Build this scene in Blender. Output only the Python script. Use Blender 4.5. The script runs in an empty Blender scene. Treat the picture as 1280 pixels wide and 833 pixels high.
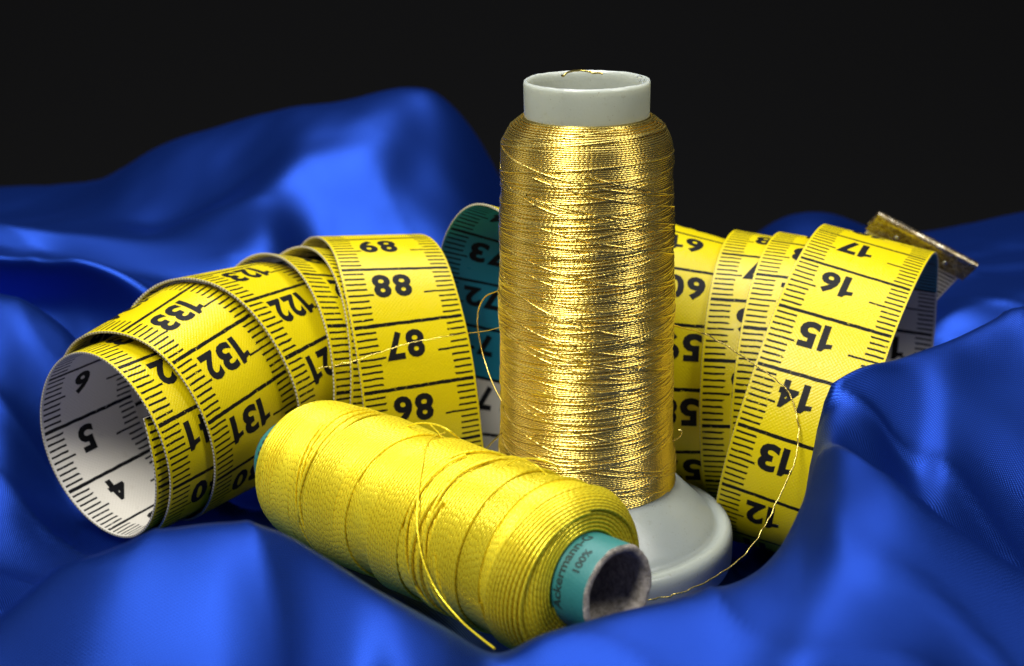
import bpy, bmesh, math, random
import numpy as np
from mathutils import Vector, Matrix, noise
random.seed(7); rng = np.random.default_rng(7)
S = bpy.context.scene
COL = S.collection
S.unit_settings.scale_length = 0.01          # one unit is one centimetre

# ---------------------------------------------------------------- camera
FPX, PITCH = 1900.0, math.radians(18.4)
CP_, SP_ = math.cos(PITCH), math.sin(PITCH)
CY, CZ = -20.77, 10.1
cam_d = bpy.data.cameras.new('camera'); cam = bpy.data.objects.new('camera', cam_d)
COL.objects.link(cam); S.camera = cam
cam_d.sensor_width = 36; cam_d.lens = 36 * FPX / 1280
cam_d.clip_start = .5; cam_d.clip_end = 500
cam.location = (0, CY, CZ); cam.rotation_euler = (math.pi / 2 - PITCH, 0, 0)
cam_d.dof.use_dof = True; cam_d.dof.focus_distance = 20.6
cam_d.dof.aperture_fstop = 0.0534 / 0.17
def at(px, py, d):
    """world point that lies d cm in front of the lens on the sight line of a photo pixel"""
    u = -(py - 416.5) / FPX * d
    return np.array([(px - 640) / FPX * d, CY + d * CP_ + u * SP_, CZ - d * SP_ + u * CP_])

# ---------------------------------------------------------------- light
W = bpy.data.worlds.new('World'); S.world = W; W.use_nodes = True
bg = W.node_tree.nodes['Background']; bg.inputs[0].default_value = (.9, .95, 1, 1); bg.inputs[1].default_value = .03
def area(name, az, el, dist, size, power, col=(1, 1, 1), target=(0, 0, 2.5), sy=None):
    l = bpy.data.lights.new(name, 'AREA'); l.shape = 'RECTANGLE'; l.size = size; l.size_y = sy or size
    l.energy = power; l.color = col
    o = bpy.data.objects.new(name, l); COL.objects.link(o)
    a, e = math.radians(az), math.radians(el)
    t = Vector(target)
    o.location = t + dist * Vector((math.sin(a) * math.cos(e), -math.cos(a) * math.cos(e), math.sin(e)))
    o.rotation_euler = (t - o.location).to_track_quat('-Z', 'Y').to_euler()
    return o
area('softbox_key', -38, 58, 60, 19, 46000, (1, .98, .95), sy=30)
area('softbox_fill', 66, 44, 60, 12, 12500, (1, .98, .95), sy=30)
area('softbox_top', 185, 74, 58, 30, 30000, (.97, .98, 1), target=(0, 2, 2))
area('added_fill_left', -100, 25, 60, 22, 2600, (1, .98, .95), sy=34)  # weak extra lamp, added to lift the dim left flank of the gold spool
S.view_settings.view_transform = 'Standard'; S.view_settings.look = 'None'
S.view_settings.exposure = 0; S.view_settings.gamma = 1
S.render.engine = 'CYCLES'

# ---------------------------------------------------------------- helpers
def tag(o, label=None, cat=None, group=None, kind=None):
    if label: o['label'] = label
    if cat: o['category'] = cat
    if group: o['group'] = group
    if kind: o['kind'] = kind
    return o
def empty(name, loc):
    o = bpy.data.objects.new(name, None); o.location = loc; o.empty_display_size = .5
    COL.objects.link(o); return o
def mesh_obj(name, V, Fq, mats, parent=None, uv=None, mi=None, smooth=True):
    """V (n,3); Fq (m,4) quads or list of polygons; vertices in world space"""
    me = bpy.data.meshes.new(name)
    V = np.asarray(V, dtype=np.float64)
    if parent is not None: V = V - np.array(parent.location)
    if isinstance(Fq, np.ndarray):
        k = Fq.shape[1]
        me.vertices.add(len(V)); me.vertices.foreach_set('co', V.astype(np.float32).ravel())
        me.loops.add(Fq.size); me.loops.foreach_set('vertex_index', Fq.astype(np.int32).ravel())
        me.polygons.add(len(Fq))
        me.polygons.foreach_set('loop_start', np.arange(len(Fq), dtype=np.int32) * k)
        me.update(calc_edges=True)
    else:
        me.from_pydata(V.tolist(), [], Fq)
    if uv is not None:
        l = me.uv_layers.new(name='UVMap'); l.data.foreach_set('uv', np.asarray(uv, dtype=np.float32).ravel())
    for m in (mats if isinstance(mats, (list, tuple)) else [mats]): me.materials.append(m)
    if mi is not None: me.polygons.foreach_set('material_index', np.asarray(mi, dtype=np.int32))
    if smooth: me.polygons.foreach_set('use_smooth', np.ones(len(me.polygons), dtype=bool))
    me.update()
    o = bpy.data.objects.new(name, me); COL.objects.link(o)
    if parent is not None: o.parent = parent
    return o
def grid_faces(n, m, wrap=False):
    i = np.arange(n - 1)[:, None]; j = np.arange(m if wrap else m - 1)[None, :]
    j2 = (j + 1) % m
    return np.stack([(i * m + j) + 0 * j, (i * m + j2), ((i + 1) * m + j2), ((i + 1) * m + j)], -1).reshape(-1, 4)
def grid_uv(n, m, U, Vv):
    """U (n,), Vv (m+1,) for a wrapped grid"""
    i, j = np.meshgrid(np.arange(n - 1), np.arange(m), indexing='ij')
    q = np.stack([np.stack([U[i], Vv[j]], -1), np.stack([U[i], Vv[j + 1]], -1),
                  np.stack([U[i + 1], Vv[j + 1]], -1), np.stack([U[i + 1], Vv[j]], -1)], -2)
    return q.reshape(-1, 2)
def unit(v): return v / np.maximum(np.linalg.norm(v, axis=-1, keepdims=True), 1e-9)
def tube(P, r, k=6, ref=None):
    """returns verts, quads, uv for a tube along P; r scalar or array; ref reference direction(s)"""
    P = np.asarray(P, float); n = len(P); T = unit(np.gradient(P, axis=0))
    ref = np.array([0, 0, 1.]) if ref is None else np.asarray(ref)
    A = unit(np.cross(T, np.broadcast_to(ref, P.shape))); B = np.cross(T, A)
    r = np.broadcast_to(r, (n,))[:, None, None]
    a = np.linspace(0, 2 * np.pi, k, endpoint=False)
    V = P[:, None] + r * (np.cos(a)[None, :, None] * A[:, None] + np.sin(a)[None, :, None] * B[:, None])
    L = np.r_[0, np.cumsum(np.linalg.norm(np.diff(P, axis=0), axis=1))]
    return V.reshape(-1, 3), grid_faces(n, k, True), grid_uv(n, k, L, np.linspace(0, 1, k + 1))
class Bag:
    def __init__(s): s.V = []; s.F = []; s.U = []; s.n = 0
    def add(s, V, Fq, U): s.V.append(V); s.F.append(Fq + s.n); s.U.append(U); s.n += len(V)
    def build(s, name, mats, parent=None, **k):
        return mesh_obj(name, np.concatenate(s.V), np.concatenate(s.F), mats, parent, np.concatenate(s.U), **k)
def catmull(P, per=12):
    P = np.asarray(P, float); Q = np.vstack([2 * P[0] - P[1], P, 2 * P[-1] - P[-2]]); out = []
    for i in range(1, len(Q) - 2):
        a, b, c, d = Q[i - 1], Q[i], Q[i + 1], Q[i + 2]
        for t in np.arange(per) / per:
            out.append(.5 * (2 * b + (c - a) * t + (2 * a - 5 * b + 4 * c - d) * t * t + (3 * b - a - 3 * c + d) * t ** 3))
    out.append(Q[-2]); return np.array(out)
def lathe(profile, seg=96, M=None, wob=0.0):
    """profile [(r,z)] -> verts, quads, uv (closed around)"""
    pr = np.asarray(profile, float); a = np.linspace(0, 2 * np.pi, seg, endpoint=False)
    V = np.stack([pr[:, 0:1] * np.cos(a), pr[:, 0:1] * np.sin(a), np.broadcast_to(pr[:, 1:2], (len(pr), seg))], -1).reshape(-1, 3)
    if M is not None: V = V @ M[:3, :3].T + M[:3, 3]
    L = np.r_[0, np.cumsum(np.linalg.norm(np.diff(pr, axis=0), axis=1))]
    return V, grid_faces(len(pr), seg, True)[:, ::-1], grid_uv(len(pr), seg, L, np.linspace(0, 1, seg + 1))

# ---------------------------------------------------------------- materials
class NT:
    def __init__(s, name):
        s.m = bpy.data.materials.new(name); s.m.use_nodes = True; s.t = s.m.node_tree
        s.b = s.t.nodes['Principled BSDF']
    def n(s, typ, **k):
        o = s.t.nodes.new(typ)
        for a, v in k.items(): setattr(o, a, v)
        return o
    def l(s, a, b): s.t.links.new(a, b)
    def val(s, x):
        return x
    def inp(s, sock, x):
        if isinstance(x, (int, float)): sock.default_value = x
        elif isinstance(x, tuple): sock.default_value = x if len(x) == len(sock.default_value) else x + (1,)
        else: s.l(x, sock)
    def math(s, op, a, b=0.0, c=0.0, clamp=False):
        o = s.n('ShaderNodeMath', operation=op); o.use_clamp = clamp
        s.inp(o.inputs[0], a); s.inp(o.inputs[1], b); s.inp(o.inputs[2], c); return o.outputs[0]
    def mix(s, f, a, b):
        o = s.n('ShaderNodeMix', data_type='RGBA'); s.inp(o.inputs[0], f)
        s.inp(o.inputs[6], a if not isinstance(a, tuple) else a + (1,) * (4 - len(a)))
        s.inp(o.inputs[7], b if not isinstance(b, tuple) else b + (1,) * (4 - len(b))); return o.outputs[2]
    def noise(s, vec, scale, detail=2, rough=.5):
        o = s.n('ShaderNodeTexNoise'); o.inputs['Scale'].default_value = scale
        o.inputs['Detail'].default_value = detail; o.inputs['Roughness'].default_value = rough
        if vec is not None: s.l(vec, o.inputs['Vector'])
        return o.outputs[0]
    def ramp(s, x, a, b):
        o = s.n('ShaderNodeMapRange'); o.clamp = True; s.inp(o.inputs[0], x)
        o.inputs[1].default_value = a; o.inputs[2].default_value = b; return o.outputs[0]
    def bump(s, h, dist, strength=1.0, prev=None):
        o = s.n('ShaderNodeBump'); o.inputs['Distance'].default_value = dist; o.inputs['Strength'].default_value = strength
        s.inp(o.inputs['Height'], h)
        if prev is not None: s.l(prev, o.inputs['Normal'])
        s.l(o.outputs[0], s.b.inputs['Normal']); return o.outputs[0]
    def set(s, **k):
        for a, v in k.items():
            a = a.replace('_', ' ')
            s.inp(s.b.inputs[a], v)
        return s

def tape_face(name, inner):
    t = NT(name); uvn = t.n('ShaderNodeUVMap'); sep = t.n('ShaderNodeSeparateXYZ'); t.l(uvn.outputs[0], sep.inputs[0])
    s_, x = sep.outputs[0], sep.outputs[1]           # s in cm along the tape, x in cm across (0..1.8)
    geo = t.n('ShaderNodeTexCoord'); vec = uvn.outputs[0]
    wob = t.math('MULTIPLY', t.math('SUBTRACT', t.noise(vec, 6, 1), .5), .02)
    s2 = t.math('ADD', s_, wob)
    def tri(mul, half):                               # 1 on a line, 0 off, lines every 1/mul cm
        f = t.math('ABSOLUTE', t.math('SUBTRACT', t.math('FRACT', t.math('ADD', t.math('MULTIPLY', s2, mul), .5)), .5))
        return t.math('SUBTRACT', 1.0, t.ramp(t.math('DIVIDE', f, mul), half - .003, half + .003))
    mm = tri(10.0, .0175); cm = tri(1.0, .030); hc = None
    f = t.math('ABSOLUTE', t.math('SUBTRACT', t.math('FRACT', s2), .5))
    hc = t.math('LESS_THAN', f, .03)
    def within(lo, hi):
        return t.math('MULTIPLY', t.math('GREATER_THAN', x, lo), t.math('LESS_THAN', x, hi))
    e = t.math('MULTIPLY', t.math('SUBTRACT', t.noise(vec, 25, 0), .5), .06)
    LL = t.math('ADD', t.math('MULTIPLY_ADD', hc, .09, .36), e); RL = t.math('ADD', t.math('MULTIPLY_ADD', hc, .22, .31), e)
    left = t.math('MULTIPLY', t.math('GREATER_THAN', x, .035), t.math('LESS_THAN', x, LL))
    right = t.math('MULTIPLY', t.math('LESS_THAN', x, 1.77), t.math('GREATER_THAN', x, t.math('SUBTRACT', 1.8, RL)))
    ticks = t.math('MULTIPLY', mm, t.math('MAXIMUM', left, right))
    full = t.math('MULTIPLY', cm, within(.03, 1.765))
    ink = t.math('MAXIMUM', ticks, full)
    wear = t.ramp(t.noise(vec, 14, 4, .75), .33, .39)
    wear2 = t.ramp(t.noise(vec, 1.3, 2), .38, .5)
    ink = t.math('MULTIPLY', ink, t.math('MAXIMUM', wear, t.math('SUBTRACT', 1, wear2)))
    if inner:
        n_ = t.math('SUBTRACT', 150.0, s_)
        teal = t.math('MAXIMUM', t.math('MULTIPLY', t.math('GREATER_THAN', n_, 70.0), t.math('LESS_THAN', n_, 80.0)), t.math('MULTIPLY', t.math('GREATER_THAN', n_, 130.0), t.math('LESS_THAN', n_, 140.0)))
        base = t.mix(teal, (.74, .70, .60), (.015, .24, .36))
    else:
        base = t.mix(t.noise(vec, .8, 3), (.67, .54, .003), (.62, .49, .002))
    dirt = t.ramp(t.noise(vec, 3.5, 5, .7), .60, .75)
    base = t.mix(t.math('MULTIPLY', dirt, .13), base, (.25, .18, .02))
    col = t.mix(ink, base, (.008, .008, .009))
    t.l(col, t.b.inputs['Base Color'])
    t.set(Roughness=t.math('ADD', t.math('MULTIPLY', t.noise(vec, 5, 2), .2), .22), Specular_IOR_Level=t.math('MULTIPLY_ADD', ink, -.24, .32))
    # woven glass fibre showing through the coating
    w1 = t.math('SINE', t.math('MULTIPLY', s_, 2 * math.pi * 16)); w2 = t.math('SINE', t.math('MULTIPLY', x, 2 * math.pi * 16))
    h = t.math('ADD', t.math('MULTIPLY', w1, w2), t.math('MULTIPLY', t.noise(vec, 22, 3, .7), 4.5))
    t.bump(h, .0013, .8)
    return t.m
M_yel = tape_face('yellow_tape_coating', False)
M_inn = tape_face('pale_tape_reverse', True)
t = NT('tape_selvedge'); uvn = t.n('ShaderNodeUVMap'); st = t.math('SINE', t.math('MULTIPLY', t.n('ShaderNodeSeparateXYZ').outputs[0], 1))
sep = t.n('ShaderNodeSeparateXYZ'); t.l(uvn.outputs[0], sep.inputs[0])
st = t.ramp(t.math('SINE', t.math('MULTIPLY', sep.outputs[0], 2 * math.pi * 17)), -.2, .8)
t.l(t.mix(st, (.50, .47, .34), (.16, .13, .05)), t.b.inputs['Base Color']); t.set(Roughness=.6); t.bump(st, .006, .8)
M_edge = t.m
t = NT('printing_ink'); g = t.n('ShaderNodeTexCoord'); wn = t.ramp(t.noise(g.outputs['Object'], 9, 6, .8), .66, .78)
t.l(t.mix(t.math('MULTIPLY', wn, .5), (.009, .009, .010), (.07, .06, .03)), t.b.inputs['Base Color']); t.set(Roughness=.5, Specular_IOR_Level=.12)
t.bump(t.noise(g.outputs['Object'], 40, 2), .002, .5); M_ink = t.m

def thread_mat(name, metallic, ca, cb, rough, freq, depth):
    t = NT(name); uvn = t.n('ShaderNodeUVMap'); sep = t.n('ShaderNodeSeparateXYZ'); t.l(uvn.outputs[0], sep.inputs[0])
    L, v = sep.outputs[0], sep.outputs[1]
    jit = t.math('MULTIPLY', t.noise(uvn.outputs[0], 2.2, 2), 2.0)
    ph = t.math('ADD', t.math('MULTIPLY', L, freq), t.math('ADD', v, jit))
    w = t.math('ABSOLUTE', t.math('SINE', t.math('MULTIPLY', ph, math.pi)))
    g = t.n('ShaderNodeTexCoord')
    big = t.noise(g.outputs['Object'], 3.0, 3)
    c = t.mix(t.math('MULTIPLY', t.ramp(w, 0, .5), t.math('ADD', .55, t.math('MULTIPLY', big, .6)), clamp=True), cb, ca)
    t.l(c, t.b.inputs['Base Color'])
    wn = t.n('ShaderNodeTexWhiteNoise', noise_dimensions='1D'); t.l(t.math('FLOOR', t.math('DIVIDE', v, 4.0)), wn.inputs['W'])
    hs = t.n('ShaderNodeHueSaturation'); t.l(c, hs.inputs['Color']); t.l(t.math('MULTIPLY_ADD', wn.outputs[0], .34, .80), hs.inputs['Value']); t.l(hs.outputs[0], t.b.inputs['Base Color'])  # lightness per band: sheen that turns with fibre direction, put into the colour
    t.set(Metallic=metallic, Roughness=t.math('MULTIPLY_ADD', wn.outputs[0], .12, rough - .04)); t.bump(t.math('POWER', w, .6), depth, .9)
    return t
tg = thread_mat('gold_metallic_thread', .94, (.98, .77, .21), (.54, .40, .085), .22, 15, .0020); M_gold = tg.m
ty = thread_mat('yellow_silky_thread', .42, (.97, .81, .035), (.62, .46, .006), .26, 11, .0032)
ty.set(Specular_IOR_Level=.8, Specular_Tint=(1, .95, .55)); M_yth = ty.m

def plain(name, col, rough=.5, metal=0, **k):
    t = NT(name); t.set(Base_Color=col, Roughness=rough, Metallic=metal, **k); return t
t = plain('white_translucent_plastic', (.62, .66, .62), .27); g = t.n('ShaderNodeTexCoord')
sp = t.ramp(t.noise(g.outputs['Object'], 9, 5, .7), .60, .72)
fine = t.ramp(t.noise(g.outputs['Object'], 32, 2, .6), .70, .76)
t.l(t.mix(fine, t.mix(t.math('MULTIPLY', sp, .35), (.33, .36, .32), (.20, .19, .13)), (.16, .14, .10)), t.b.inputs['Base Color'])
t.set(Subsurface_Weight=.85, Subsurface_Radius=(.7, .65, .5), Subsurface_Scale=.5, Specular_IOR_Level=.5)
t.bump(t.noise(g.outputs['Object'], 30, 3), .004, .5); M_plas = t.m
t = plain('teal_paper_tube', (.03, .40, .36), .5); g = t.n('ShaderNodeTexCoord')
t.l(t.mix(t.noise(g.outputs['Object'], 4, 4), (.012, .125, .112), (.03, .19, .175)), t.b.inputs['Base Color'])
t.bump(t.noise(g.outputs['Object'], 25, 3), .006, .6); M_teal = t.m
t = plain('raw_cardboard', (.30, .27, .22), .9); g = t.n('ShaderNodeTexCoord')
t.l(t.mix(t.ramp(t.noise(g.outputs['Object'], 12, 5, .7), .35, .7), (.56, .50, .41), (.20, .17, .13)), t.b.inputs['Base Color'])
t.bump(t.noise(g.outputs['Object'], 14, 5, .8), .05, 1); M_card = t.m
t = plain('tube_print', (.01, .03, .03), .5); M_print = t.m
t = plain('tarnished_brass', (.55, .47, .26), .38, 1); g = t.n('ShaderNodeTexCoord')
r = t.noise(g.outputs['Object'], 15, 4, .6)
t.l(t.mix(t.ramp(r, .35, .65), (.66, .60, .46), (.30, .21, .08)), t.b.inputs['Base Color'])
t.set(Roughness=t.math('ADD', .15, t.math('MULTIPLY', r, .25))); t.bump(t.noise(g.outputs['Object'], 26, 4, .7), .012, .7); M_brass = t.m
t = plain('rivet_steel', (.5, .5, .48), .3, 1); M_steel = t.m

# blue satin, twill lines run with the cloth's own coordinates
t = NT('blue_satin'); uvn = t.n('ShaderNodeUVMap'); sep = t.n('ShaderNodeSeparateXYZ'); t.l(uvn.outputs[0], sep.inputs[0])
a_, b_ = sep.outputs[0], sep.outputs[1]
tw = t.math('SINE', t.math('MULTIPLY', t.math('ADD', a_, t.math('MULTIPLY', b_, .55)), 2 * math.pi * 24))
tw2 = t.math('SINE', t.math('MULTIPLY', t.math('SUBTRACT', t.math('MULTIPLY', a_, .35), b_), 2 * math.pi * 30))
wv = t.math('MULTIPLY', t.math('ADD', tw, 1.0), t.math('ADD', tw2, 1.3))
pos = t.n('ShaderNodeSeparateXYZ'); t.l(t.n('ShaderNodeTexCoord').outputs['Object'], pos.inputs[0])
near = t.math('SUBTRACT', 1.0, t.ramp(pos.outputs[1], 3.0, 6.5))     # weave finer than the picture resolves further back
wv = t.math('ADD', t.math('MULTIPLY', wv, near), t.math('MULTIPLY', t.math('SUBTRACT', 1.0, near), 1.5))
t.l(t.mix(t.ramp(wv, .3, 3.2), (.003, .018, .17), (.0145, .060, .350)), t.b.inputs['Base Color'])
t.set(Metallic=.88, Roughness=.43, Specular_Tint=(.6, .75, 1.0))
b1 = t.bump(wv, .0008, .8); t.bump(t.noise(uvn.outputs[0], 60, 2), .0006, .8, b1)
M_satin = t.m
t = plain('matt_black_cloth', (.0015, .0015, .0017), .95, Specular_IOR_Level=.1); M_black = t.m
t = plain('black_tabletop', (.006, .006, .006), .8, Specular_IOR_Level=.15); M_table = t.m
# ---------------------------------------------------------------- the setting
sw = [(-60, -2.9), (26, -2.9)] + [(26 + 30 * math.sin(a), 27.1 - 30 * math.cos(a)) for a in np.linspace(.06, math.pi / 2, 26)] + [(56, 110)]
V = np.array([[x, y, z] for (y, z) in sw for x in (-140, 140)])
wall = mesh_obj('backdrop', V, grid_faces(len(sw), 2)[:, ::-1], M_black)
tag(wall, 'matt black backdrop sweeping up behind the blue satin', kind='structure')

# ---------------------------------------------------------------- draped satin
def pchip(x, xp, fp):
    xp = np.array(xp, float); fp = np.array(fp, float); h = np.diff(xp); dl = np.diff(fp) / h
    m = np.zeros(len(xp))
    for i in range(1, len(xp) - 1):
        if dl[i - 1] * dl[i] > 0:
            w1, w2 = 2 * h[i] + h[i - 1], h[i] + 2 * h[i - 1]
            m[i] = (w1 + w2) / (w1 / dl[i - 1] + w2 / dl[i])
    m[0], m[-1] = dl[0], dl[-1]
    x = np.clip(x, xp[0], xp[-1]); k = np.clip(np.searchsorted(xp, x) - 1, 0, len(h) - 1)
    t = (x - xp[k]) / h[k]; h00 = 2 * t**3 - 3 * t**2 + 1; h10 = t**3 - 2 * t**2 + t; h01 = -2 * t**3 + 3 * t**2; h11 = t**3 - t**2
    return h00 * fp[k] + h10 * h[k] * m[k] + h01 * fp[k + 1] + h11 * h[k] * m[k + 1]
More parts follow.
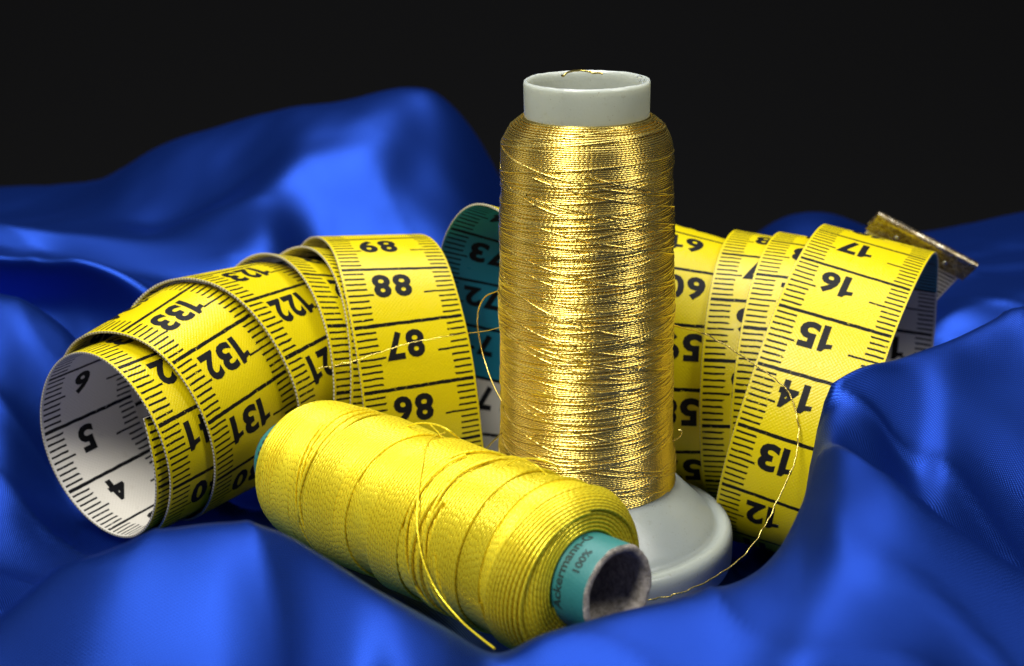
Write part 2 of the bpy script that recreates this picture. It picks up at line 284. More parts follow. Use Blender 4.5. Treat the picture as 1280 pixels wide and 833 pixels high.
# each row of the drape from near to far: (pixel column, depth, 'p' pixel row | 'z' height in cm, value)
ROWS = [
 [(-500, 8, 'z', -2.4), (1780, 8, 'z', -2.4)],
 [(-500, 11, 'z', -.6), (640, 11, 'z', -.2), (1780, 11, 'z', -.4)],
 [(-500, 13.2, 'z', .6), (100, 13.2, 'z', 1.3), (300, 13.2, 'z', 1.5), (380, 13.2, 'z', .9), (450, 13.2, 'z', .35), (560, 13.2, 'z', .7), (800, 13.2, 'z', 1.0), (1100, 13.6, 'z', 1.4), (1780, 13.2, 'z', .9)],
 [(-500, 14.6, 'z', 1.0), (0, 14.6, 'z', 1.7), (120, 14.6, 'z', 2.2), (270, 14.7, 'z', 2.5), (335, 14.6, 'z', 2.15), (395, 14.6, 'z', 1.45), (440, 14.6, 'z', 1.3), (500, 14.6, 'z', 1.75), (560, 14.6, 'z', 1.55), (620, 14.6, 'z', 1.0), (760, 14.6, 'z', 1.5), (900, 14.7, 'z', 1.8), (1030, 15.4, 'z', 2.3), (1150, 15.4, 'z', 2.2), (1280, 15.2, 'z', 1.7), (1780, 15, 'z', .9)],
 # crest of the front folds
 [(-500, 16.0, 'p', 900), (-100, 16.0, 'p', 838), (0, 16.0, 'p', 770), (60, 16.0, 'p', 724), (130, 16.0, 'p', 690), (200, 16.1, 'p', 663), (270, 16.1, 'p', 649), (335, 16.1, 'p', 655), (400, 16.1, 'p', 688), (480, 16.1, 'p', 737), (560, 16.0, 'p', 782), (622, 16.0, 'p', 818), (680, 16.0, 'p', 790), (750, 16.1, 'p', 768), (800, 16.2, 'p', 757), (860, 16.4, 'p', 746), (905, 16.6, 'p', 735), (950, 17.0, 'p', 712), (985, 17.6, 'p', 672), (1004, 18.1, 'p', 628), (1022, 18.3, 'p', 585), (1055, 17.9, 'p', 572), (1100, 17.4, 'p', 598), (1200, 16.9, 'p', 662), (1280, 16.7, 'p', 712), (1500, 16.5, 'p', 800), (1780, 16.5, 'p', 860)],
 # hollow behind them
 [(-500, 18.6, 'z', .6), (0, 18.6, 'z', .5), (150, 18.4, 'z', .4), (300, 18.2, 'z', .45), (600, 17.6, 'z', .45), (700, 17.6, 'z', .4), (900, 18.4, 'z', -.1), (960, 18.9, 'z', .0), (992, 19.3, 'z', .6), (1008, 19.5, 'p', 600), (1030, 19.5, 'p', 548), (1060, 19.3, 'p', 570), (1110, 18.8, 'p', 625), (1200, 18.4, 'p', 705), (1280, 18.2, 'p', 760), (1780, 18.2, 'z', .8)],
 # satin face of the right hand fold
 [(-500, 20.4, 'z', .5), (0, 20.4, 'z', .3), (200, 20.4, 'z', .25), (400, 20.4, 'z', .4), (560, 20.2, 'z', .25), (660, 20.4, 'z', -.40), (900, 20.4, 'z', -.42), (960, 20.4, 'z', -.45), (994, 20.3, 'z', .5), (1009, 20.3, 'p', 572), (1024, 20.4, 'p', 520), (1060, 20.5, 'p', 500), (1092, 20.5, 'p', 508), (1118, 20.3, 'p', 562), (1150, 20.1, 'p', 592), (1180, 20.2, 'p', 566), (1230, 20.3, 'p', 590), (1280, 20.2, 'p', 625), (1500, 20, 'p', 720), (1780, 20, 'z', .8)],
 # crest of that fold
 [(-500, 21.6, 'z', .7), (0, 21.6, 'z', .15), (100, 21.6, 'z', -.05), (300, 21.6, 'z', .35), (460, 21.6, 'z', .1), (560, 21.6, 'z', -.40), (900, 21.5, 'z', -.42), (960, 21.3, 'z', -.7), (1000, 21.2, 'z', -.2), (1016, 21.0, 'p', 545), (1034, 21.0, 'p', 499), (1060, 21.2, 'p', 480), (1100, 21.5, 'p', 460), (1150, 21.9, 'p', 439), (1200, 22.2, 'p', 419), (1280, 22.5, 'p', 388), (1500, 23, 'p', 320), (1780, 23, 'p', 300)],
 [(-500, 23.4, 'z', 1.5), (0, 23.4, 'z', .75), (50, 23.4, 'z', .2), (110, 23.4, 'z', -.16), (300, 23.4, 'z', -.15), (500, 23.4, 'z', -.35), (560, 23.4, 'z', -.40), (890, 23.4, 'z', -.42), (930, 23.4, 'z', -1.0), (1110, 23.4, 'z', -1.2), (1170, 23.6, 'z', .4), (1230, 23.8, 'z', 1.8), (1280, 23.9, 'z', 2.4), (1780, 24, 'z', 2.8)],
 [(-500, 25.0, 'z', 2.4), (-100, 25, 'z', 1.9), (0, 25.0, 'z', 1.45), (40, 25, 'z', .85), (90, 25.0, 'z', .05), (200, 25, 'z', -.15), (400, 25, 'z', -.4), (500, 25, 'z', -.9), (1130, 25, 'z', -1.25), (1200, 25, 'z', .0), (1280, 25, 'z', 1.2), (1780, 25, 'z', 2.0)],
 [(-500, 27, 'p', 300), (-100, 27, 'p', 340), (0, 27.0, 'p', 366), (60, 26.9, 'p', 391), (100, 26.8, 'p', 428), (140, 26.7, 'p', 500), (200, 26.7, 'z', .1), (320, 26.7, 'z', -.3), (420, 26.7, 'z', -.9), (1150, 27, 'z', -1.2), (1180, 27, 'p', 520), (1280, 27, 'p', 440), (1780, 27, 'p', 330)],
 [(-500, 28.4, 'z', 2.0), (0, 29.6, 'z', .3), (100, 29.4, 'z', .1), (200, 28.8, 'z', .05), (320, 28.4, 'z', .0), (420, 28.4, 'z', -.8), (1100, 28.4, 'z', -1.2), (1150, 28.4, 'z', -.5), (1280, 28.4, 'z', 1.1), (1780, 28.4, 'z', 2.0)],
 [(-500, 29.2, 'p', 300), (0, 30.4, 'p', 385), (60, 30.3, 'p', 390), (110, 30.1, 'p', 388), (150, 29.8, 'p', 392), (180, 29.5, 'p', 398), (215, 29.3, 'p', 412), (230, 29.2, 'p', 415), (330, 29.6, 'p', 455), (600, 29.6, 'p', 530), (1100, 29.6, 'p', 480), (1180, 29.6, 'p', 400), (1280, 29.5, 'p', 385), (1780, 29.5, 'p', 320)],
 [(-500, 29.8, 'p', 270), (0, 29.8, 'p', 319), (60, 29.7, 'p', 326), (110, 29.5, 'p', 322), (150, 29.4, 'p', 327), (178, 29.3, 'p', 338), (195, 29.4, 'p', 362), (230, 29.6, 'p', 400), (330, 30, 'p', 440), (600, 30, 'p', 520), (1100, 30, 'p', 470), (1180, 30, 'p', 385), (1230, 30, 'p', 372), (1280, 30, 'p', 365), (1780, 30, 'p', 300)],
 [(-500, 31.0, 'z', 2.2), (0, 31.0, 'z', 1.7), (180, 31.0, 'z', 1.3), (350, 31, 'z', 1.0), (600, 31, 'z', .4), (1100, 31, 'z', .2), (1180, 31, 'z', 1.1), (1280, 31, 'z', 1.4), (1780, 31, 'z', 2.4)],
 [(-500, 31.8, 'p', 280), (0, 31.9, 'p', 312), (60, 31.9, 'p', 316), (130, 31.8, 'p', 318), (190, 31.6, 'p', 330), (250, 31.5, 'p', 326), (310, 31.4, 'p', 318), (343, 31.4, 'p', 318), (360, 31.5, 'p', 345), (380, 31.6, 'p', 365), (440, 31.7, 'p', 372), (700, 31.8, 'p', 420), (1000, 31.8, 'p', 380), (1180, 31.8, 'p', 350), (1280, 31.8, 'p', 340), (1780, 31.8, 'p', 300)],
 [(-500, 32.4, 'p', 250), (0, 32.4, 'p', 282), (60, 32.4, 'p', 287), (130, 32.4, 'p', 291), (190, 32.3, 'p', 300), (250, 32.2, 'p', 297), (310, 32.1, 'p', 289), (345, 32.0, 'p', 284), (357, 32.0, 'p', 300), (372, 32.1, 'p', 338), (440, 32.3, 'p', 352), (560, 32.4, 'p', 370), (700, 32.4, 'p', 400), (1000, 32.4, 'p', 360), (1180, 32.4, 'p', 330), (1280, 32.4, 'p', 325), (1780, 32.4, 'p', 280)],
 [(-500, 33.6, 'p', 275), (0, 33.6, 'p', 292), (130, 33.6, 'p', 292), (190, 33.3, 'p', 292), (250, 33.3, 'p', 266), (300, 33.3, 'p', 248), (340, 33.4, 'p', 238), (390, 33.6, 'p', 262), (450, 33.6, 'p', 275), (520, 33.6, 'p', 290), (580, 33.5, 'p', 320), (680, 33.6, 'p', 390), (1000, 33.6, 'p', 340), (1180, 33.6, 'p', 330), (1280, 33.6, 'p', 318), (1780, 33.6, 'p', 270)],
 [(-500, 35.2, 'p', 262), (0, 35.2, 'p', 281), (100, 35.2, 'p', 272), (160, 34.9, 'p', 276), (190, 34.8, 'p', 290), (250, 34.8, 'p', 268), (300, 34.9, 'p', 236), (330, 34.9, 'p', 212), (360, 34.7, 'p', 190), (430, 34.7, 'p', 182), (480, 34.8, 'p', 180), (520, 35.3, 'p', 190), (560, 35.4, 'p', 205), (590, 35.6, 'p', 228), (640, 35.6, 'p', 320), (740, 35.3, 'p', 380), (960, 35.2, 'p', 310), (1030, 35.0, 'p', 288), (1085, 35.1, 'p', 305), (1180, 35.2, 'p', 305), (1280, 35.0, 'p', 290), (1780, 35.2, 'p', 240)],
 [(-500, 37.0, 'p', 255), (0, 37.0, 'p', 275), (60, 37, 'p', 268), (130, 37, 'p', 236), (200, 37.0, 'p', 186), (250, 37, 'p', 162), (300, 37, 'p', 146), (370, 37, 'p', 133), (430, 37, 'p', 125), (475, 37, 'p', 107), (515, 37, 'p', 102), (550, 37.0, 'p', 114), (585, 37.2, 'p', 150), (615, 37.4, 'p', 203), (650, 37.6, 'p', 275), (720, 37.6, 'p', 360), (900, 37.4, 'p', 330), (960, 37, 'p', 281), (1010, 37, 'p', 263), (1050, 37, 'p', 267), (1090, 37, 'p', 290), (1140, 37, 'p', 300), (1200, 37, 'p', 284), (1280, 37, 'p', 266), (1780, 37, 'p', 220)],
 [(-500, 40, 'z', .6), (300, 40, 'z', 1.4), (520, 40, 'z', 1.8), (700, 40, 'z', -.9), (1030, 40, 'z', -.2), (1280, 40, 'z', -.1), (1780, 40, 'z', .5)],
 [(-500, 44, 'z', -2.6), (1780, 44, 'z', -2.6)],
]
pxs = np.arange(-500, 1781, 9.0)
G = []
for row in ROWS:
    zz = []
    for (px, d, k, v) in row:
        zz.append(v if k == 'z' else at(px, v, d)[2])
    xs = [r[0] for r in row]
    D = pchip(pxs, xs, [r[1] for r in row]); Z = pchip(pxs, xs, zz)
    X = (pxs - 640) / FPX * D; Y = (D - (CZ - Z) * SP_) / CP_ + CY
    G.append(np.stack([X, Y, Z], -1))
G = np.array(G)
NV = 16
def cat_rows(G, n):
    Q = np.concatenate([2 * G[:1] - G[1:2], G, 2 * G[-1:] - G[-2:-1]]); out = []
    for i in range(1, len(Q) - 2):
        a, b, c, d = Q[i - 1], Q[i], Q[i + 1], Q[i + 2]
        m1, m2 = (c - a) * .40, (d - b) * .40
        for t in np.arange(n) / n:
            out.append((2 * t**3 - 3 * t**2 + 1) * b + (t**3 - 2 * t**2 + t) * m1 + (-2 * t**3 + 3 * t**2) * c + (t**3 - t**2) * m2)
    out.append(Q[-2]); return np.array(out)
C3 = cat_rows(G, NV)
# relax, then small creases
for _ in range(7):
    C3[1:-1, 1:-1] = .5 * C3[1:-1, 1:-1] + .125 * (C3[2:, 1:-1] + C3[:-2, 1:-1] + C3[1:-1, 2:] + C3[1:-1, :-2])
nr, nc = C3.shape[:2]
q0 = int(np.argmax(C3[:, nc // 2, 1] > 5.0))
for _ in range(14):
    B = C3[q0:]
    B[1:-1, 1:-1] = .5 * B[1:-1, 1:-1] + .125 * (B[2:, 1:-1] + B[:-2, 1:-1] + B[1:-1, 2:] + B[1:-1, :-2])
for i in range(nr):
    for j in range(nc):
        x, y, z = C3[i, j]
        far = min(max((y - 4) / 10, 0), 1)
        wr = 1 - abs(noise.noise((x * .55 + y * .35, y * .28 - x * .12, 17.0))) * 2.2
        C3[i, j, 2] += .075 * (1 - .85 * far) * max(wr, 0) ** 4 + .10 * (noise.noise((x * .33 + y * .22, y * .5, 3.1))) * (.6 + .9 * far) + .035 * noise.noise((x * 1.1 - y * .6, y * .9 + x * .3, 9.7)) 
# ease the tight turn where the dark fold ends behind the coil
mk = np.exp(-((pxs - 185) / 75.0) ** 4)[None, :] * np.exp(-(((np.arange(nr) / NV) - 14.2) / 2.0) ** 4)[:, None]
for _ in range(60):
    av = .25 * (C3[2:, 1:-1] + C3[:-2, 1:-1] + C3[1:-1, 2:] + C3[1:-1, :-2])
    C3[1:-1, 1:-1] += (mk[1:-1, 1:-1, None] * .6) * (av - C3[1:-1, 1:-1])
Ls = np.zeros((nr, nc)); Lt = np.zeros((nr, nc))
Ls[1:] = np.cumsum(np.linalg.norm(np.diff(C3, axis=0), axis=2), axis=0); Lt[:, 1:] = np.cumsum(np.linalg.norm(np.diff(C3, axis=1), axis=2), axis=1)
Lt -= Lt[:, nc // 2:nc // 2 + 1]
Fc = grid_faces(nr, nc)
uvc = np.stack([Lt.ravel(), Ls.ravel()], -1)[Fc].reshape(-1, 2)
cloth = mesh_obj('satin_cloth', C3.reshape(-1, 3), Fc, M_satin, uv=uvc)
tag(cloth, 'royal blue satin fabric draped in soft folds under and around the spools', 'fabric')

# ---------------------------------------------------------------- measuring tape
CP = np.array([(7.436,3.768,4.079),(7.159,4.691,3.327),(6.810,5.497,2.401),(6.619,6.338,1.494),(6.319,6.675,0.257),(5.906,5.969,-0.815),(5.501,4.769,-1.063),(5.097,3.593,-0.961),(4.679,2.426,-1.016),(4.219,1.240,-1.010),(3.887,0.207,-0.257),(3.998,-0.124,1.021),(4.387,0.219,2.165),(4.829,0.938,3.105),(5.391,1.886,3.748),(5.934,3.045,3.874),(6.332,4.160,3.393),(6.605,5.043,2.516),(6.757,5.424,1.286),(6.578,5.067,0.037),(6.118,4.171,-0.772),(5.531,3.087,-1.076),(4.938,1.968,-0.989),(4.432,0.947,-0.385),(4.158,0.371,0.752),(4.163,0.453,2.043),(4.391,1.156,3.091),(4.791,2.195,3.716),(5.293,3.387,3.767),(5.665,4.451,3.113),(5.763,5.040,1.958),(5.566,4.998,0.678),(5.182,4.354,-0.375),(4.729,3.282,-0.937),(4.295,2.066,-0.847),(3.941,1.067,-0.087),(3.746,0.668,1.143),(3.763,0.981,2.411),(3.969,1.837,3.344),(4.336,2.993,3.775),(4.792,4.204,3.515),(4.947,4.982,2.442),(4.732,5.028,1.156),(4.306,4.486,0.070),(3.799,3.532,-0.629),(3.270,2.340,-0.709),(2.847,1.321,0.040),(2.673,1.098,1.351),(2.746,1.532,2.561),(2.893,2.417,3.487),(3.115,3.655,3.839),(3.160,4.884,3.370),(2.942,5.612,2.303),(2.544,5.621,1.065),(2.111,4.979,0.032),(1.762,3.892,-0.564),(1.560,2.622,-0.593),(1.495,1.466,-0.029),(1.488,0.706,1.011),(1.429,0.511,2.280),(1.216,0.899,3.489),(0.792,1.811,4.326),(0.099,2.996,4.293),(-0.385,3.674,3.230),(-0.388,4.220,2.106),(-0.464,4.557,0.877),(-0.643,4.103,-0.368),(-1.006,2.887,-0.863),(-1.245,1.713,-0.263),(-1.358,1.168,0.907),(-1.432,1.234,2.184),(-1.718,1.885,3.277),(-2.030,3.000,3.819),(-2.651,4.165,3.623),(-3.133,4.861,2.593),(-3.284,5.007,1.321),(-3.075,4.478,0.136),(-2.654,3.405,-0.495),(-2.173,2.187,-0.310),(-1.775,1.389,0.681),(-1.664,1.433,1.999),(-1.854,2.139,3.068),(-2.413,3.220,3.643),(-3.282,4.157,3.143),(-3.805,4.623,2.049),(-3.884,4.380,0.748),(-3.512,3.508,-0.172),(-2.845,2.357,-0.275),(-2.205,1.514,0.538),(-1.944,1.385,1.832),(-2.220,1.954,2.989),(-2.898,2.946,3.517),(-3.807,3.870,3.174),(-4.451,4.212,2.024),(-4.477,3.683,0.780),(-3.868,2.640,0.180),(-3.023,1.635,0.470),(-2.469,1.180,1.676),(-3.063,1.432,2.883),(-3.958,1.982,3.590),(-5.099,2.598,3.419),(-5.843,2.810,2.272),(-5.797,2.589,0.982),(-5.197,1.913,-0.020),(-4.245,0.916,0.012),(-3.711,0.309,1.127),(-3.885,0.160,2.406),(-4.710,0.519,3.419),(-5.986,1.157,3.307),(-6.499,1.731,2.185),(-6.409,1.953,0.911),(-5.719,1.295,-0.005),(-4.743,0.285,0.030),(-4.184,-0.271,1.197),(-4.459,-0.298,2.539),(-5.413,0.399,3.191),(-6.383,1.159,2.660),(-6.768,1.433,1.388),(-6.197,1.179,0.224),(-5.099,0.374,-0.018),(-4.408,-0.279,0.969),(-4.573,-0.317,2.265),(-5.004,0.222,3.381)])
CW = np.array([(0.920,-0.074,-0.577),(0.903,-0.115,-0.428),(0.907,-0.226,-0.370),(0.951,-0.323,-0.116),(0.946,-0.329,0.077),(0.927,-0.358,-0.083),(0.904,-0.423,-0.227),(0.822,-0.425,-0.207),(0.884,-0.409,-0.180),(0.936,-0.375,-0.041),(0.891,-0.450,0.011),(0.875,-0.487,-0.012),(0.904,-0.430,0.013),(0.939,-0.342,0.032),(0.938,-0.352,-0.021),(0.912,-0.390,-0.122),(0.912,-0.391,-0.133),(0.933,-0.365,-0.024),(0.959,-0.284,0.079),(0.964,-0.246,0.057),(0.956,-0.313,-0.042),(0.888,-0.417,-0.207),(0.883,-0.468,-0.102),(0.918,-0.403,0.094),(0.985,-0.201,0.089),(1.000,-0.057,-0.149),(0.928,-0.152,-0.350),(0.911,-0.303,-0.300),(0.982,-0.281,-0.010),(1.009,0.101,0.244),(0.848,0.587,0.107),(0.720,0.652,-0.377),(1.072,-0.040,-0.317),(0.866,-0.483,-0.027),(0.993,-0.279,0.150),(0.976,0.233,0.166),(0.898,0.418,0.002),(0.879,0.453,-0.146),(0.912,0.423,-0.024),(0.941,0.326,0.025),(0.899,0.474,-0.013),(0.764,0.593,-0.268),(0.814,0.522,-0.269),(0.914,0.414,-0.090),(0.848,0.531,-0.025),(0.750,0.668,-0.092),(0.691,0.659,-0.316),(0.862,0.434,-0.321),(0.840,0.561,-0.037),(0.641,0.803,0.073),(0.308,0.958,-0.075),(0.643,0.764,-0.237),(0.798,0.622,0.037),(0.593,0.796,0.235),(0.414,0.895,0.150),(0.565,0.823,0.157),(0.744,0.671,0.048),(0.600,0.798,0.163),(0.577,0.814,0.003),(0.535,0.834,0.074),(0.634,0.766,0.115),(0.612,0.799,0.067),(0.498,0.802,-0.172)])

def bsp(s, h, C):
    s = np.asarray(s, float); k = np.minimum(np.floor(s / h).astype(int), int(150 / h) - 1); f = (s / h - k)[:, None]
    w = [(1 - f)**3 / 6, (3 * f**3 - 6 * f**2 + 4) / 6, (-3 * f**3 + 3 * f**2 + 3 * f + 1) / 6, f**3 / 6]
    return sum(w[i] * C[k + i] for i in range(4))
TW, TH = 1.8, .034
sg = np.round(np.linspace(0, 150, 1501), 4)
TP = bsp(sg, 1.25, CP); TT = unit(np.gradient(TP, sg, axis=0)); TWd = bsp(sg, 2.5, CW)
TWd = unit(TWd - (TWd * TT).sum(-1, keepdims=True) * TT); TN = np.cross(TWd, TT)
def tape_pt(s, x, h):
    """point on the tape: s cm along, x cm across from the left edge, h cm out of the yellow face"""
    s = np.asarray(s, float); k = np.clip(np.floor(s * 10).astype(int), 0, 1499); f = (s * 10 - k)[:, None]
    L = lambda A: A[k] * (1 - f) + A[k + 1] * f
    return L(TP) + (np.asarray(x)[:, None] - TW / 2) * L(TWd) + np.asarray(h)[:, None] * L(TN)
tape = empty('measuring_tape', (0, 2.5, -.9))
tag(tape, 'yellow tailor\'s measuring tape in loose coils lying behind the two spools', 'measuring tape')
ring_x = [0, 0, TW, TW]; cols = 7; V = []; 
xs = np.linspace(0, TW, cols)
top = np.stack([TP + (x - TW / 2) * TWd + TH / 2 * TN for x in xs], 1); bot = np.stack([TP + (x - TW / 2) * TWd - TH / 2 * TN for x in xs], 1)
n = len(sg); Vt = top.reshape(-1, 3); Vb = bot.reshape(-1, 3)
Fg = grid_faces(n, cols)
base = n * cols
Ft = Fg[:, ::-1]; Fb = Fg + base
su = np.repeat(sg, cols); xu = np.tile(xs, n)
uvt = np.stack([su[Ft], xu[Ft]], -1).reshape(-1, 2); uvb = np.stack([su[Fb - base], xu[Fb - base]], -1).reshape(-1, 2)
# selvedges with their own vertices, bulging slightly
i = np.arange(n - 1)
def strip(colidx, out):
    a = top[:, colidx]; b = bot[:, colidx]; m = (a + b) / 2 + out * TWd * .008
    Vv = np.stack([a, m, b], 1).reshape(-1, 3); return Vv
V1 = strip(0, -1); V2 = strip(cols - 1, 1); o1 = 2 * base; o2 = o1 + len(V1)
Fs = grid_faces(n, 3); uvs = np.stack([np.repeat(sg, 3)[Fs], np.tile([0, .5, 1], n)[Fs]], -1).reshape(-1, 2)
endf = np.array([[0, base, base + cols - 1, cols - 1], [(n - 1) * cols, (n - 1) * cols + cols - 1, base + n * cols - 1, base + (n - 1) * cols]])
Fall = np.concatenate([Ft, Fb, Fs + o1, Fs[:, ::-1] + o2, endf])
mi = np.r_[np.zeros(len(Ft)), np.ones(len(Fb)), np.full(2 * len(Fs) + 2, 2)]
uvall = np.concatenate([uvt, uvb, uvs, uvs[:, :] , np.zeros((8, 2))])
band = mesh_obj('tape_band', np.concatenate([Vt, Vb, V1, V2]), Fall, [M_yel, M_inn, M_edge], tape, uvall, mi)

# printed numbers: one glyph mesh per digit, bent along the tape
def text_mesh(body, size=1.0, bold=0.0):
    cu = bpy.data.curves.new('t', 'FONT'); cu.body = body; cu.size = size; cu.offset = bold; cu.resolution_u = 3
    o = bpy.data.objects.new('t', cu); COL.objects.link(o)
    dg = bpy.context.evaluated_depsgraph_get(); me = bpy.data.meshes.new_from_object(o.evaluated_get(dg))
    bm = bmesh.new(); bm.from_mesh(me); bpy.data.objects.remove(o); bpy.data.curves.remove(cu); bpy.data.meshes.remove(me)
    bmesh.ops.remove_doubles(bm, verts=bm.verts, dist=1e-5)
    return bm
GL = {}
for ch in '0123456789':
    if ch == '1':
        bm = bmesh.new(); bm.faces.new([bm.verts.new((a, b, 0)) for a, b in [(.1, 0), (.205, 0), (.205, .44), (.135, .44), (.095, .385), (0, .362), (0, .29), (.1, .305)]])
    else: bm = text_mesh(ch, 1.0, .04)
    c = np.array([v.co[:] for v in bm.verts]); x0, x1, y0, y1 = c[:, 0].min(), c[:, 0].max(), c[:, 1].min(), c[:, 1].max()
    gw = .205 if ch == '1' else .295; gh = .44
    for v in bm.verts: v.co = ((v.co.x - x0) / (x1 - x0) * gw, (v.co.y - y0) / (y1 - y0) * gh, 0)
    for yy in np.arange(.04, gh, .05):
        bmesh.ops.bisect_plane(bm, geom=bm.verts[:] + bm.edges[:] + bm.faces[:], plane_co=(0, yy, 0), plane_no=(0, 1, 0))
    bmesh.ops.triangulate(bm, faces=bm.faces[:])
    bm.verts.ensure_lookup_table(); bm.verts.index_update()
    GL[ch] = (np.array([v.co[:2] for v in bm.verts]), np.array([[v.index for v in f.verts] for f in bm.faces]), gw); bm.free()
def numbers(inner):
    for N in range(2, 150):
        VV = []; FF = []; nn = 0
        sline = 150 - N if inner else N
        txt = str(N); x = {1: .60, 2: .46, 3: .42}[len(txt)]
        for ch in txt[::-1]:                       # printed upside down: last digit nearest the left edge
            g, f, gw = GL[ch]
            X = x + gw - g[:, 0]
            Sg = sline + .12 + g[:, 1] if inner else sline - .12 - g[:, 1]
            h = np.full(len(g), (TH / 2 + .0035) * (-1 if inner else 1))
            VV.append(tape_pt(Sg, X, h)); FF.append((f if not inner else f[:, ::-1]) + nn); nn += len(g)
            x += gw + .04
        mesh_obj('printed_number', np.concatenate(VV), np.concatenate(FF), M_ink, tape, smooth=False)
numbers(False); numbers(True)

# folded metal end of the tape
def frame_at(s):
    k = int(round(s * 10)); return TP[k], TT[k], TWd[k], TN[k]
p0, t0, w0, n0 = frame_at(0.0)
prof = []                                  # (along tape, out of yellow face): U wrapped over the end
for a in np.linspace(.36, -.04, 7): prof.append((a, -.075))
for a in np.linspace(-90, 90, 7): prof.append((-.04 - .085 * math.cos(math.radians(a)), .085 * math.sin(math.radians(a)) ))
for a in np.linspace(-.04, .36, 7): prof.append((a, .075))
prof_o = np.array(prof); prof_i = prof_o.copy(); prof_i[:, 1] *= .62; prof_i[:, 0] = np.where(prof_i[:, 0] < -.04, -.04 + (prof_i[:, 0] + .04) * .6, prof_i[:, 0])
loop = np.vstack([prof_o, prof_i[::-1]]); ws = np.linspace(-.97, .97, 40); m = len(loop)
Vc = []
for w in ws:
    for (a, h) in loop:
        j = .008 * noise.noise((w * 5, a * 9, h * 9)); Vc.append(p0 + t0 * (a + j) + n0 * (h + j) + w0 * w)
Fq = grid_faces(len(ws), m, True).tolist()
half = len(prof_o)
for e in (0, len(ws) - 1):
    for q in range(half - 1):
        f = [e * m + q, e * m + q + 1, e * m + m - 2 - q, e * m + m - 1 - q]; Fq.append(f if e else f[::-1])
clip = mesh_obj('metal_end_clip', Vc, Fq, M_brass, tape, smooth=False)
for wv_ in (-.45, .5):
    Vr, Fr, Ur = lathe([(0.001, .022), (.03, .018), (.045, .0), (.046, -.01)], 20)
    M3 = np.stack([w0, t0, -n0], 1); Vr = Vr @ M3.T + p0 + t0 * .17 + w0 * wv_ - n0 * .078
    mesh_obj('rivet', Vr, Fr, M_steel, clip) if False else mesh_obj('rivet', Vr, Fr, M_steel, tape)

# ---------------------------------------------------------------- gold thread cone
GX = 1.12
gold = empty('gold_thread_spool', (GX, 0, 0))
gold.rotation_euler = (0, -.0145, 0)
tag(gold, 'upright spool of glittering gold metallic thread on a white plastic core', 'thread spool')
pr = [(1.9, .02), (2.13, .0), (2.165, .025), (2.18, .08), (2.18, .31), (2.165, .375), (2.13, .42), (2.07, .445), (2.01, .44), (1.965, .425), (1.93, .43), (1.895, .47), (1.82, .54), (1.6, .71), (1.27, .97), (1.05, 1.1), (.9, 1.5), (.84, 3), (.84, 6.2), (.862, 6.3), (.868, 6.79), (.858, 6.83), (.83, 6.84), (.81, 6.81), (.80, 6.7), (.76, 3), (.76, 1.2), (1.5, .6), (1.9, .02)]
pr = [(r, z if z > 1.0 else .97 - (.97 - z) * 1.34) for r, z in pr]
V, Fq, U = lathe(pr, 128, Matrix.Translation((GX, 0, 0)) and np.array(Matrix.Translation((GX, 0, 0))))
for q in range(len(V)):                     # nicks and flash on the moulding's mouth
    if V[q, 2] > 6.75: V[q, 2] += .008 * noise.noise((V[q, 0] * 3, V[q, 1] * 3, 1)) + .005 * noise.noise((V[q, 0] * 12, V[q, 1] * 12, 1))
mesh_obj('plastic_core', V, Fq, M_plas, gold, U)
GP = np.array([(.86, 6.36), (.95, 6.34), (1.05, 6.25), (1.14, 6.12), (1.20, 5.95), (1.225, 5.7), (1.235, 5.2), (1.245, 4), (1.265, 2.6), (1.295, 1.5), (1.32, 1.1), (1.31, .95), (1.24, .90), (1.15, .93)])
zs = np.linspace(.93, 6.36, 400)
zz_ = GP[:12][::-1]
def gr(z): return np.interp(z, zz_[:, 1], zz_[:, 0]) 
ker = np.hanning(31); ker /= ker.sum()
rt = np.convolve(np.pad(gr(zs), 15, mode='edge'), ker, 'valid')
rt = rt - .022 + .012 * np.sin(zs * 2.1) + .01 * np.sin(zs * 5.3 + 1)
rt[-12:] = np.linspace(rt[-13], .88, 12)
def grs(z): return np.interp(z, zs, rt)
V, Fq, U = lathe([(grs(z) - .03, z) for z in np.linspace(.93, 6.36, 90)] , 96, np.array(Matrix.Translation((GX, 0, 0))))
V2, F2, U2 = lathe([(.8, .97), (1.29, .93)], 96, np.array(Matrix.Translation((GX, 0, 0))))
b = Bag(); b.add(V, Fq, U); b.add(V2, F2, U2)
TR = .0155
def wind(z_of, n_pts, r_off, ang0, turns):
    a = ang0 + np.linspace(0, turns * 2 * np.pi, n_pts); z = z_of(np.linspace(0, 1, n_pts), a)
    z = np.clip(z, .945, 6.33); r = grs(z) + r_off
    P = np.stack([GX + r * np.cos(a), r * np.sin(a), z], -1)
    R = np.stack([np.cos(a), np.sin(a), 0 * a], -1)
    return tube(P, TR, 5, np.cross(R, np.array([0, 0, 1.])) + 0 * P if False else np.array([0, 0, 1.]))
tn = 195
b.add(*wind(lambda t, a: .94 + 5.4 * t, tn * 50, -.006, 0, tn))
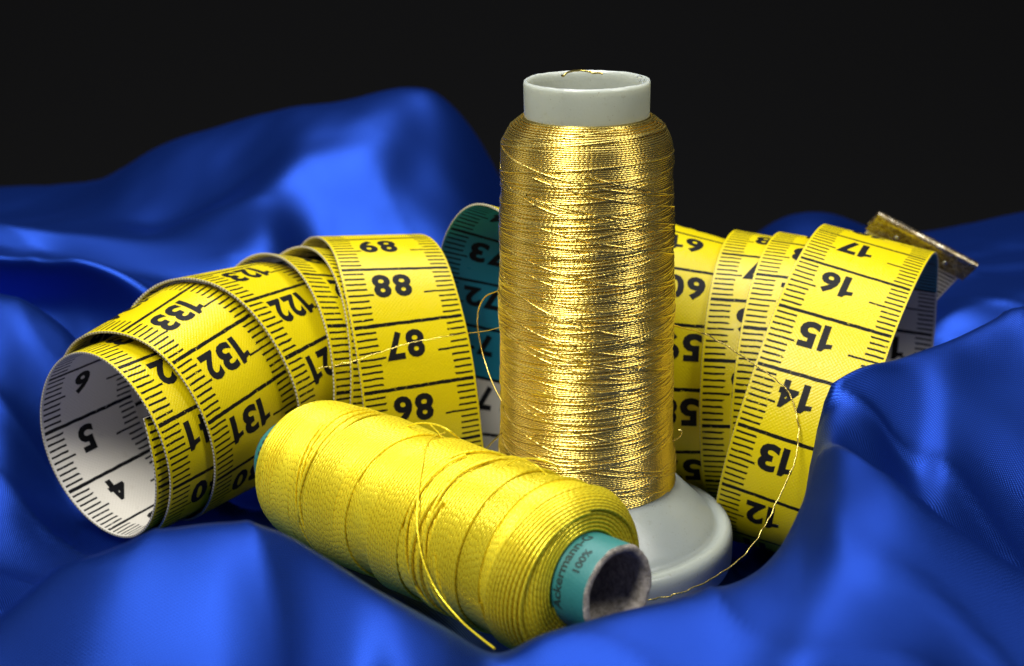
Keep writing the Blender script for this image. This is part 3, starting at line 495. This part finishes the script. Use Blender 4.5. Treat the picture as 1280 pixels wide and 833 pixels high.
for k in range(26):                          # crossing passes up and down the cone
    lo = rng.uniform(.94, 3.6) if k % 3 else .94; hi = min(6.33, lo + rng.uniform(1.6, 5.4)) if k % 3 else rng.uniform(5.6, 6.2)
    if k < 3: lo, hi = .94, 1.9
    pitch = rng.uniform(.3, .6) if k % 2 else rng.uniform(.7, 2.2); turns = (hi - lo) / pitch
    s_ = 1 if k % 2 else -1; w = rng.uniform(.0, .12); ph = rng.uniform(0, 6.28)
    f = (lambda lo, hi, s_, w, ph: lambda t, a: (lo + (hi - lo) * t if s_ > 0 else hi - (hi - lo) * t) + w * np.sin(a + ph) + .03 * np.sin(a * .37))(lo, hi, s_, w, ph)
    b.add(*wind(f, int(turns * 52), rng.uniform(.001, .011), rng.uniform(0, 6.28), turns))
b.build('thread_winding', M_gold, gold)

def loose(name, pts, r, mat, parent, per=14, fuzz=0):
    P = catmull([at(*p) for p in pts], per)
    if fuzz: P = P + fuzz * np.array([[noise.noise((i * .21, 1, 2)), noise.noise((i * .21, 5, 2)), noise.noise((i * .21, 9, 2))] for i in range(len(P))])
    V, Fq, U = tube(P, r, 6, np.array([.3, .9, .2]))
    return mesh_obj(name, V, Fq, mat, parent, U)
loose('loose_thread', [(838, 406, 21.45), (862, 413, 22.0), (883, 419, 22.35), (915, 437, 22.45), (950, 462, 22.5), (978, 482, 22.5), (993, 505, 22.45), (1000, 540, 22.35), (996, 575, 22.2), (983, 608, 22.0), (965, 645, 21.7), (948, 675, 21.3), (925, 702, 20.9), (895, 723, 20.5), (860, 740, 20.1), (830, 748, 19.9), (800, 753, 19.7)], .0115, M_gold, gold, 14, .022)
loose('loose_thread', [(640, 405, 21.2), (612, 412, 22.2), (585, 415, 23.0), (550, 420, 23.2), (512, 427, 23.2), (478, 437, 23.15), (440, 449, 23.1), (415, 454, 23.1), (401, 456, 23.1)], .006, M_gold, gold, 14, .02)
loose('loose_thread', [(628, 362, 21.5), (612, 369, 21.9), (603, 384, 22.1), (601, 405, 22.1), (605, 432, 22.1), (612, 458, 22.0), (620, 480, 21.8), (630, 500, 21.6)], .011, M_gold, gold)
loose('loose_thread', [(606, 564, 22.0), (616, 553, 21.8), (630, 540, 21.5)], .012, M_gold, gold)
loose('loose_thread', [(843, 553, 21.8), (852, 548, 21.7), (855, 541, 21.6), (850, 539, 21.6)], .010, M_gold, gold)
for (a_, c_) in [((808, 103, 20.7), (815, 101, 20.6)), ((808, 100, 20.7), (813, 106, 20.6)), ((805, 98, 20.8), (811, 97, 20.7))]:
    mid = (a_[0] * .5 + c_[0] * .5, a_[1] * .5 + c_[1] * .5 - 2, a_[2]); loose('frayed_fibre', [a_, mid, c_], .008, M_plas, gold, 5)
loose('frayed_fibre', [(712, 94, 20.0), (722, 89.5, 20.2), (735, 88.5, 20.6), (748, 90, 20.6), (760, 93, 20.5)], .014, M_gold, gold, 8, .05)

# ---------------------------------------------------------------- yellow thread spool
YL = at(384, 582, 21.9); YR = at(730, 723, 17.9)
ax = unit(YR - YL); ylen = float(np.linalg.norm(YR - YL))
e1 = unit(np.cross(ax, [0, 0, 1.])); e2 = np.cross(e1, ax)   # e1 towards the camera side, e2 up
yel = empty('yellow_thread_spool', tuple(YL * .5 + YR * .5 - np.array([0, 0, 1.08])))
tag(yel, 'spool of shiny yellow thread lying on its side on a teal cardboard tube', 'thread spool')
MY = np.eye(4); MY[:3, 0] = e1; MY[:3, 1] = e2; MY[:3, 2] = ax; MY[:3, 3] = YL
def ycyl(r, a, z):
    r, a, z = np.broadcast_arrays(r, a, z)
    return YL + (r * np.cos(a))[..., None] * e1 + (r * np.sin(a))[..., None] * e2 + z[..., None] * ax
ce = .55                                        # tube sticks out this far
V, Fq, U = lathe([(.56, -.52), (.57, -.4), (.57, ylen + ce - .03), (.56, ylen + ce)], 96, MY)
core = mesh_obj('paper_tube', V, Fq, M_teal, yel, U)
endp = [(.568, ylen + ce - .004), (.55, ylen + ce + .012), (.50, ylen + ce + .016), (.465, ylen + ce - .01), (.45, ylen + ce - .07), (.445, ylen), (.44, -.50), (.46, -.54), (.565, -.525)]
V, Fq, U = lathe(endp, 110, MY)
for q in range(len(V)):
    V[q] += .013 * np.array(noise.noise_vector(Vector(V[q] * 7))) * (1 if q < 550 else .3) + (.012 * np.array(noise.noise_vector(Vector(V[q] * 22))) if 110 < q < 660 else 0)
mesh_obj('cardboard_lining', V, Fq, M_card, yel, U)
for k_ in range(9):                              # printed bars at the hidden end
    a0_ = math.radians(12 + 9 * k_); aa = np.linspace(a0_, a0_ + math.radians(3.5 + 2 * (k_ % 2)), 4)
    mesh_obj('printed_bar', np.concatenate([ycyl(.5735, aa, -.26), ycyl(.5735, aa, -.44)]), np.array([[q, q + 1, q + 5, q + 4] for q in range(3)]), M_print, yel)
# body profile as a path (z, r)
yp = catmull([(-.02, .59), (.0, .72), (.05, .86), (.16, .95), (.36, .985), (1.2, .985), (2.4, .985), (ylen - 1.2, 1.0), (ylen - .55, 1.03), (ylen - .26, 1.02), (ylen - .10, .96), (ylen - .02, .86), (ylen + .01, .74), (ylen + .02, .58)], 16)
yl = np.r_[0, np.cumsum(np.linalg.norm(np.diff(yp, axis=0), axis=1))]; YT = yl[-1]
nrm = unit(np.stack([np.gradient(yp[:, 1]), -np.gradient(yp[:, 0])], -1)) * -1
def ypos(l, off, a):
    l = np.clip(l, 0, YT); z = np.interp(l, yl, yp[:, 0]) + off * np.interp(l, yl, nrm[:, 0]); r = np.interp(l, yl, yp[:, 1]) + off * np.interp(l, yl, nrm[:, 1])
    return ycyl(r, a, z)
V, Fq, U = lathe([(r - .03, z) for z, r in yp[::3]] , 96, MY)
b = Bag(); b.add(V, Fq[:, ::-1], U)
YTR = .0225
def ywind(l0, l1, turns, off, tilt, ph, a0, sides=5, r=YTR, cone=0.0):
    n_ = int(turns * 60); t = np.linspace(0, 1, n_); a = a0 + t * turns * 2 * np.pi
    fade = np.clip(np.minimum(l0 + (l1 - l0) * t, YT - (l0 + (l1 - l0) * t)) / .7, 0, 1)
    off = off + cone * (1 - t)
    l = l0 + (l1 - l0) * t + tilt * fade * np.sin(a + ph)
    P = ypos(l, off, a); return tube(P, r, sides, ax)
PI_ = .046
b.add(*ywind(.0, YT, YT / .044, -.004, .0, 0, 0))
edges = [.30, .62, 1.02, 1.5, 1.86, 2.3, 2.62, 3.1, 3.5, 3.82, 4.3, 4.72, 5.15, YT - .75, YT - .35]
last = .0
for k in range(len(edges) - 1):                # bands laid over one another at changing slant
    l0, l1 = edges[k] - rng.uniform(.0, .16), edges[k + 1] + rng.uniform(.0, .16)
    tl = rng.uniform(.05, .24) * (1 if rng.random() < .72 else -1)
    b.add(*ywind(l0, l1, abs(l1 - l0) / PI_, .012 + .018 * ((k * 2) % 3), tl, rng.uniform(-.9, .9), rng.uniform(0, 6.28), 6, cone=rng.uniform(-.035, .035))); b.U[-1][:, 1] += 4.0 * (k + 1)
b.add(*ywind(YT - .55, YT, .55 / PI_, .012, .0, 0, 0, 6)); b.add(*ywind(.0, .5, .5 / PI_, .010, .0, 0, 0, 6))
for k in range(5):
    l0 = rng.uniform(.5, YT - 1.2); b.add(*ywind(l0, l0 + rng.uniform(.05, .3), rng.uniform(.8, 2.0), .065, rng.uniform(.1, .3) * rng.choice([-1, 1]), rng.uniform(-1, 1), rng.uniform(0, 6.28)))
b.build('thread_winding', M_yth, yel)
# a few threads gone astray
def on_spool(px, py, lift):
    """where the sight line of a photo pixel meets the wound body, lifted a little off it"""
    o = np.array([0, CY, CZ]); d = unit(at(px, py, 1.0) - o); r = 1.05 + lift
    w = o - YL; dp = d - d.dot(ax) * ax; wp = w - w.dot(ax) * ax
    a, b, c = dp.dot(dp), 2 * dp.dot(wp), wp.dot(wp) - r * r; q = b * b - 4 * a * c
    return o + d * ((-b - math.sqrt(max(q, 0))) / (2 * a))
def stray(pts, r):
    P = catmull([on_spool(*p) for p in pts], 12); V, Fq, U = tube(P, r, 6, np.array([.3, .9, .2]))
    return mesh_obj('loose_thread', V, Fq, M_yth, yel, U)
stray([(556, 541, .0), (536, 552, .04), (527, 585, .05), (522, 625, .05), (522, 665, .06), (530, 705, .08), (548, 742, .12), (575, 775, .2), (600, 797, .3), (618, 811, .4)], .0135)
stray([(508, 533, .0), (524, 529, .1), (545, 531, .15), (562, 539, .12), (577, 551, .0)], .014)
stray([(538, 531, .1), (548, 541, .05), (553, 548, .02)], .011)
stray([(632, 582, .0), (650, 574, .12), (672, 574, .2), (690, 580, .15), (702, 590, .0)], .011)
stray([(618, 574, .0), (642, 571, .08), (668, 581, .1), (684, 594, .0)], .011)
# lettering printed round the tube
def tube_text(txt, size, a_start, z_base, bold=.006, adv=1.0):
    bm = text_mesh(txt, size, bold)
    for q in range(1, 60):
        bmesh.ops.bisect_plane(bm, geom=bm.verts[:] + bm.edges[:] + bm.faces[:], plane_co=(q * .04, 0, 0), plane_no=(1, 0, 0))
    bmesh.ops.triangulate(bm, faces=bm.faces[:]); bm.verts.index_update()
    c = np.array([v.co[:] for v in bm.verts]); f = np.array([[v.index for v in q.verts] for q in bm.faces]); bm.free()
    R_ = .5735; V = ycyl(R_, a_start + c[:, 0] * adv / R_, z_base - c[:, 1])
    return mesh_obj('tube_lettering', V, f, M_print, yel, smooth=False)
tube_text('Ackermann-G', .175, math.radians(-14), ylen + .185, .004, 1.05)
tube_text('100%', .15, math.radians(34), ylen + .38, .004, 1.04)
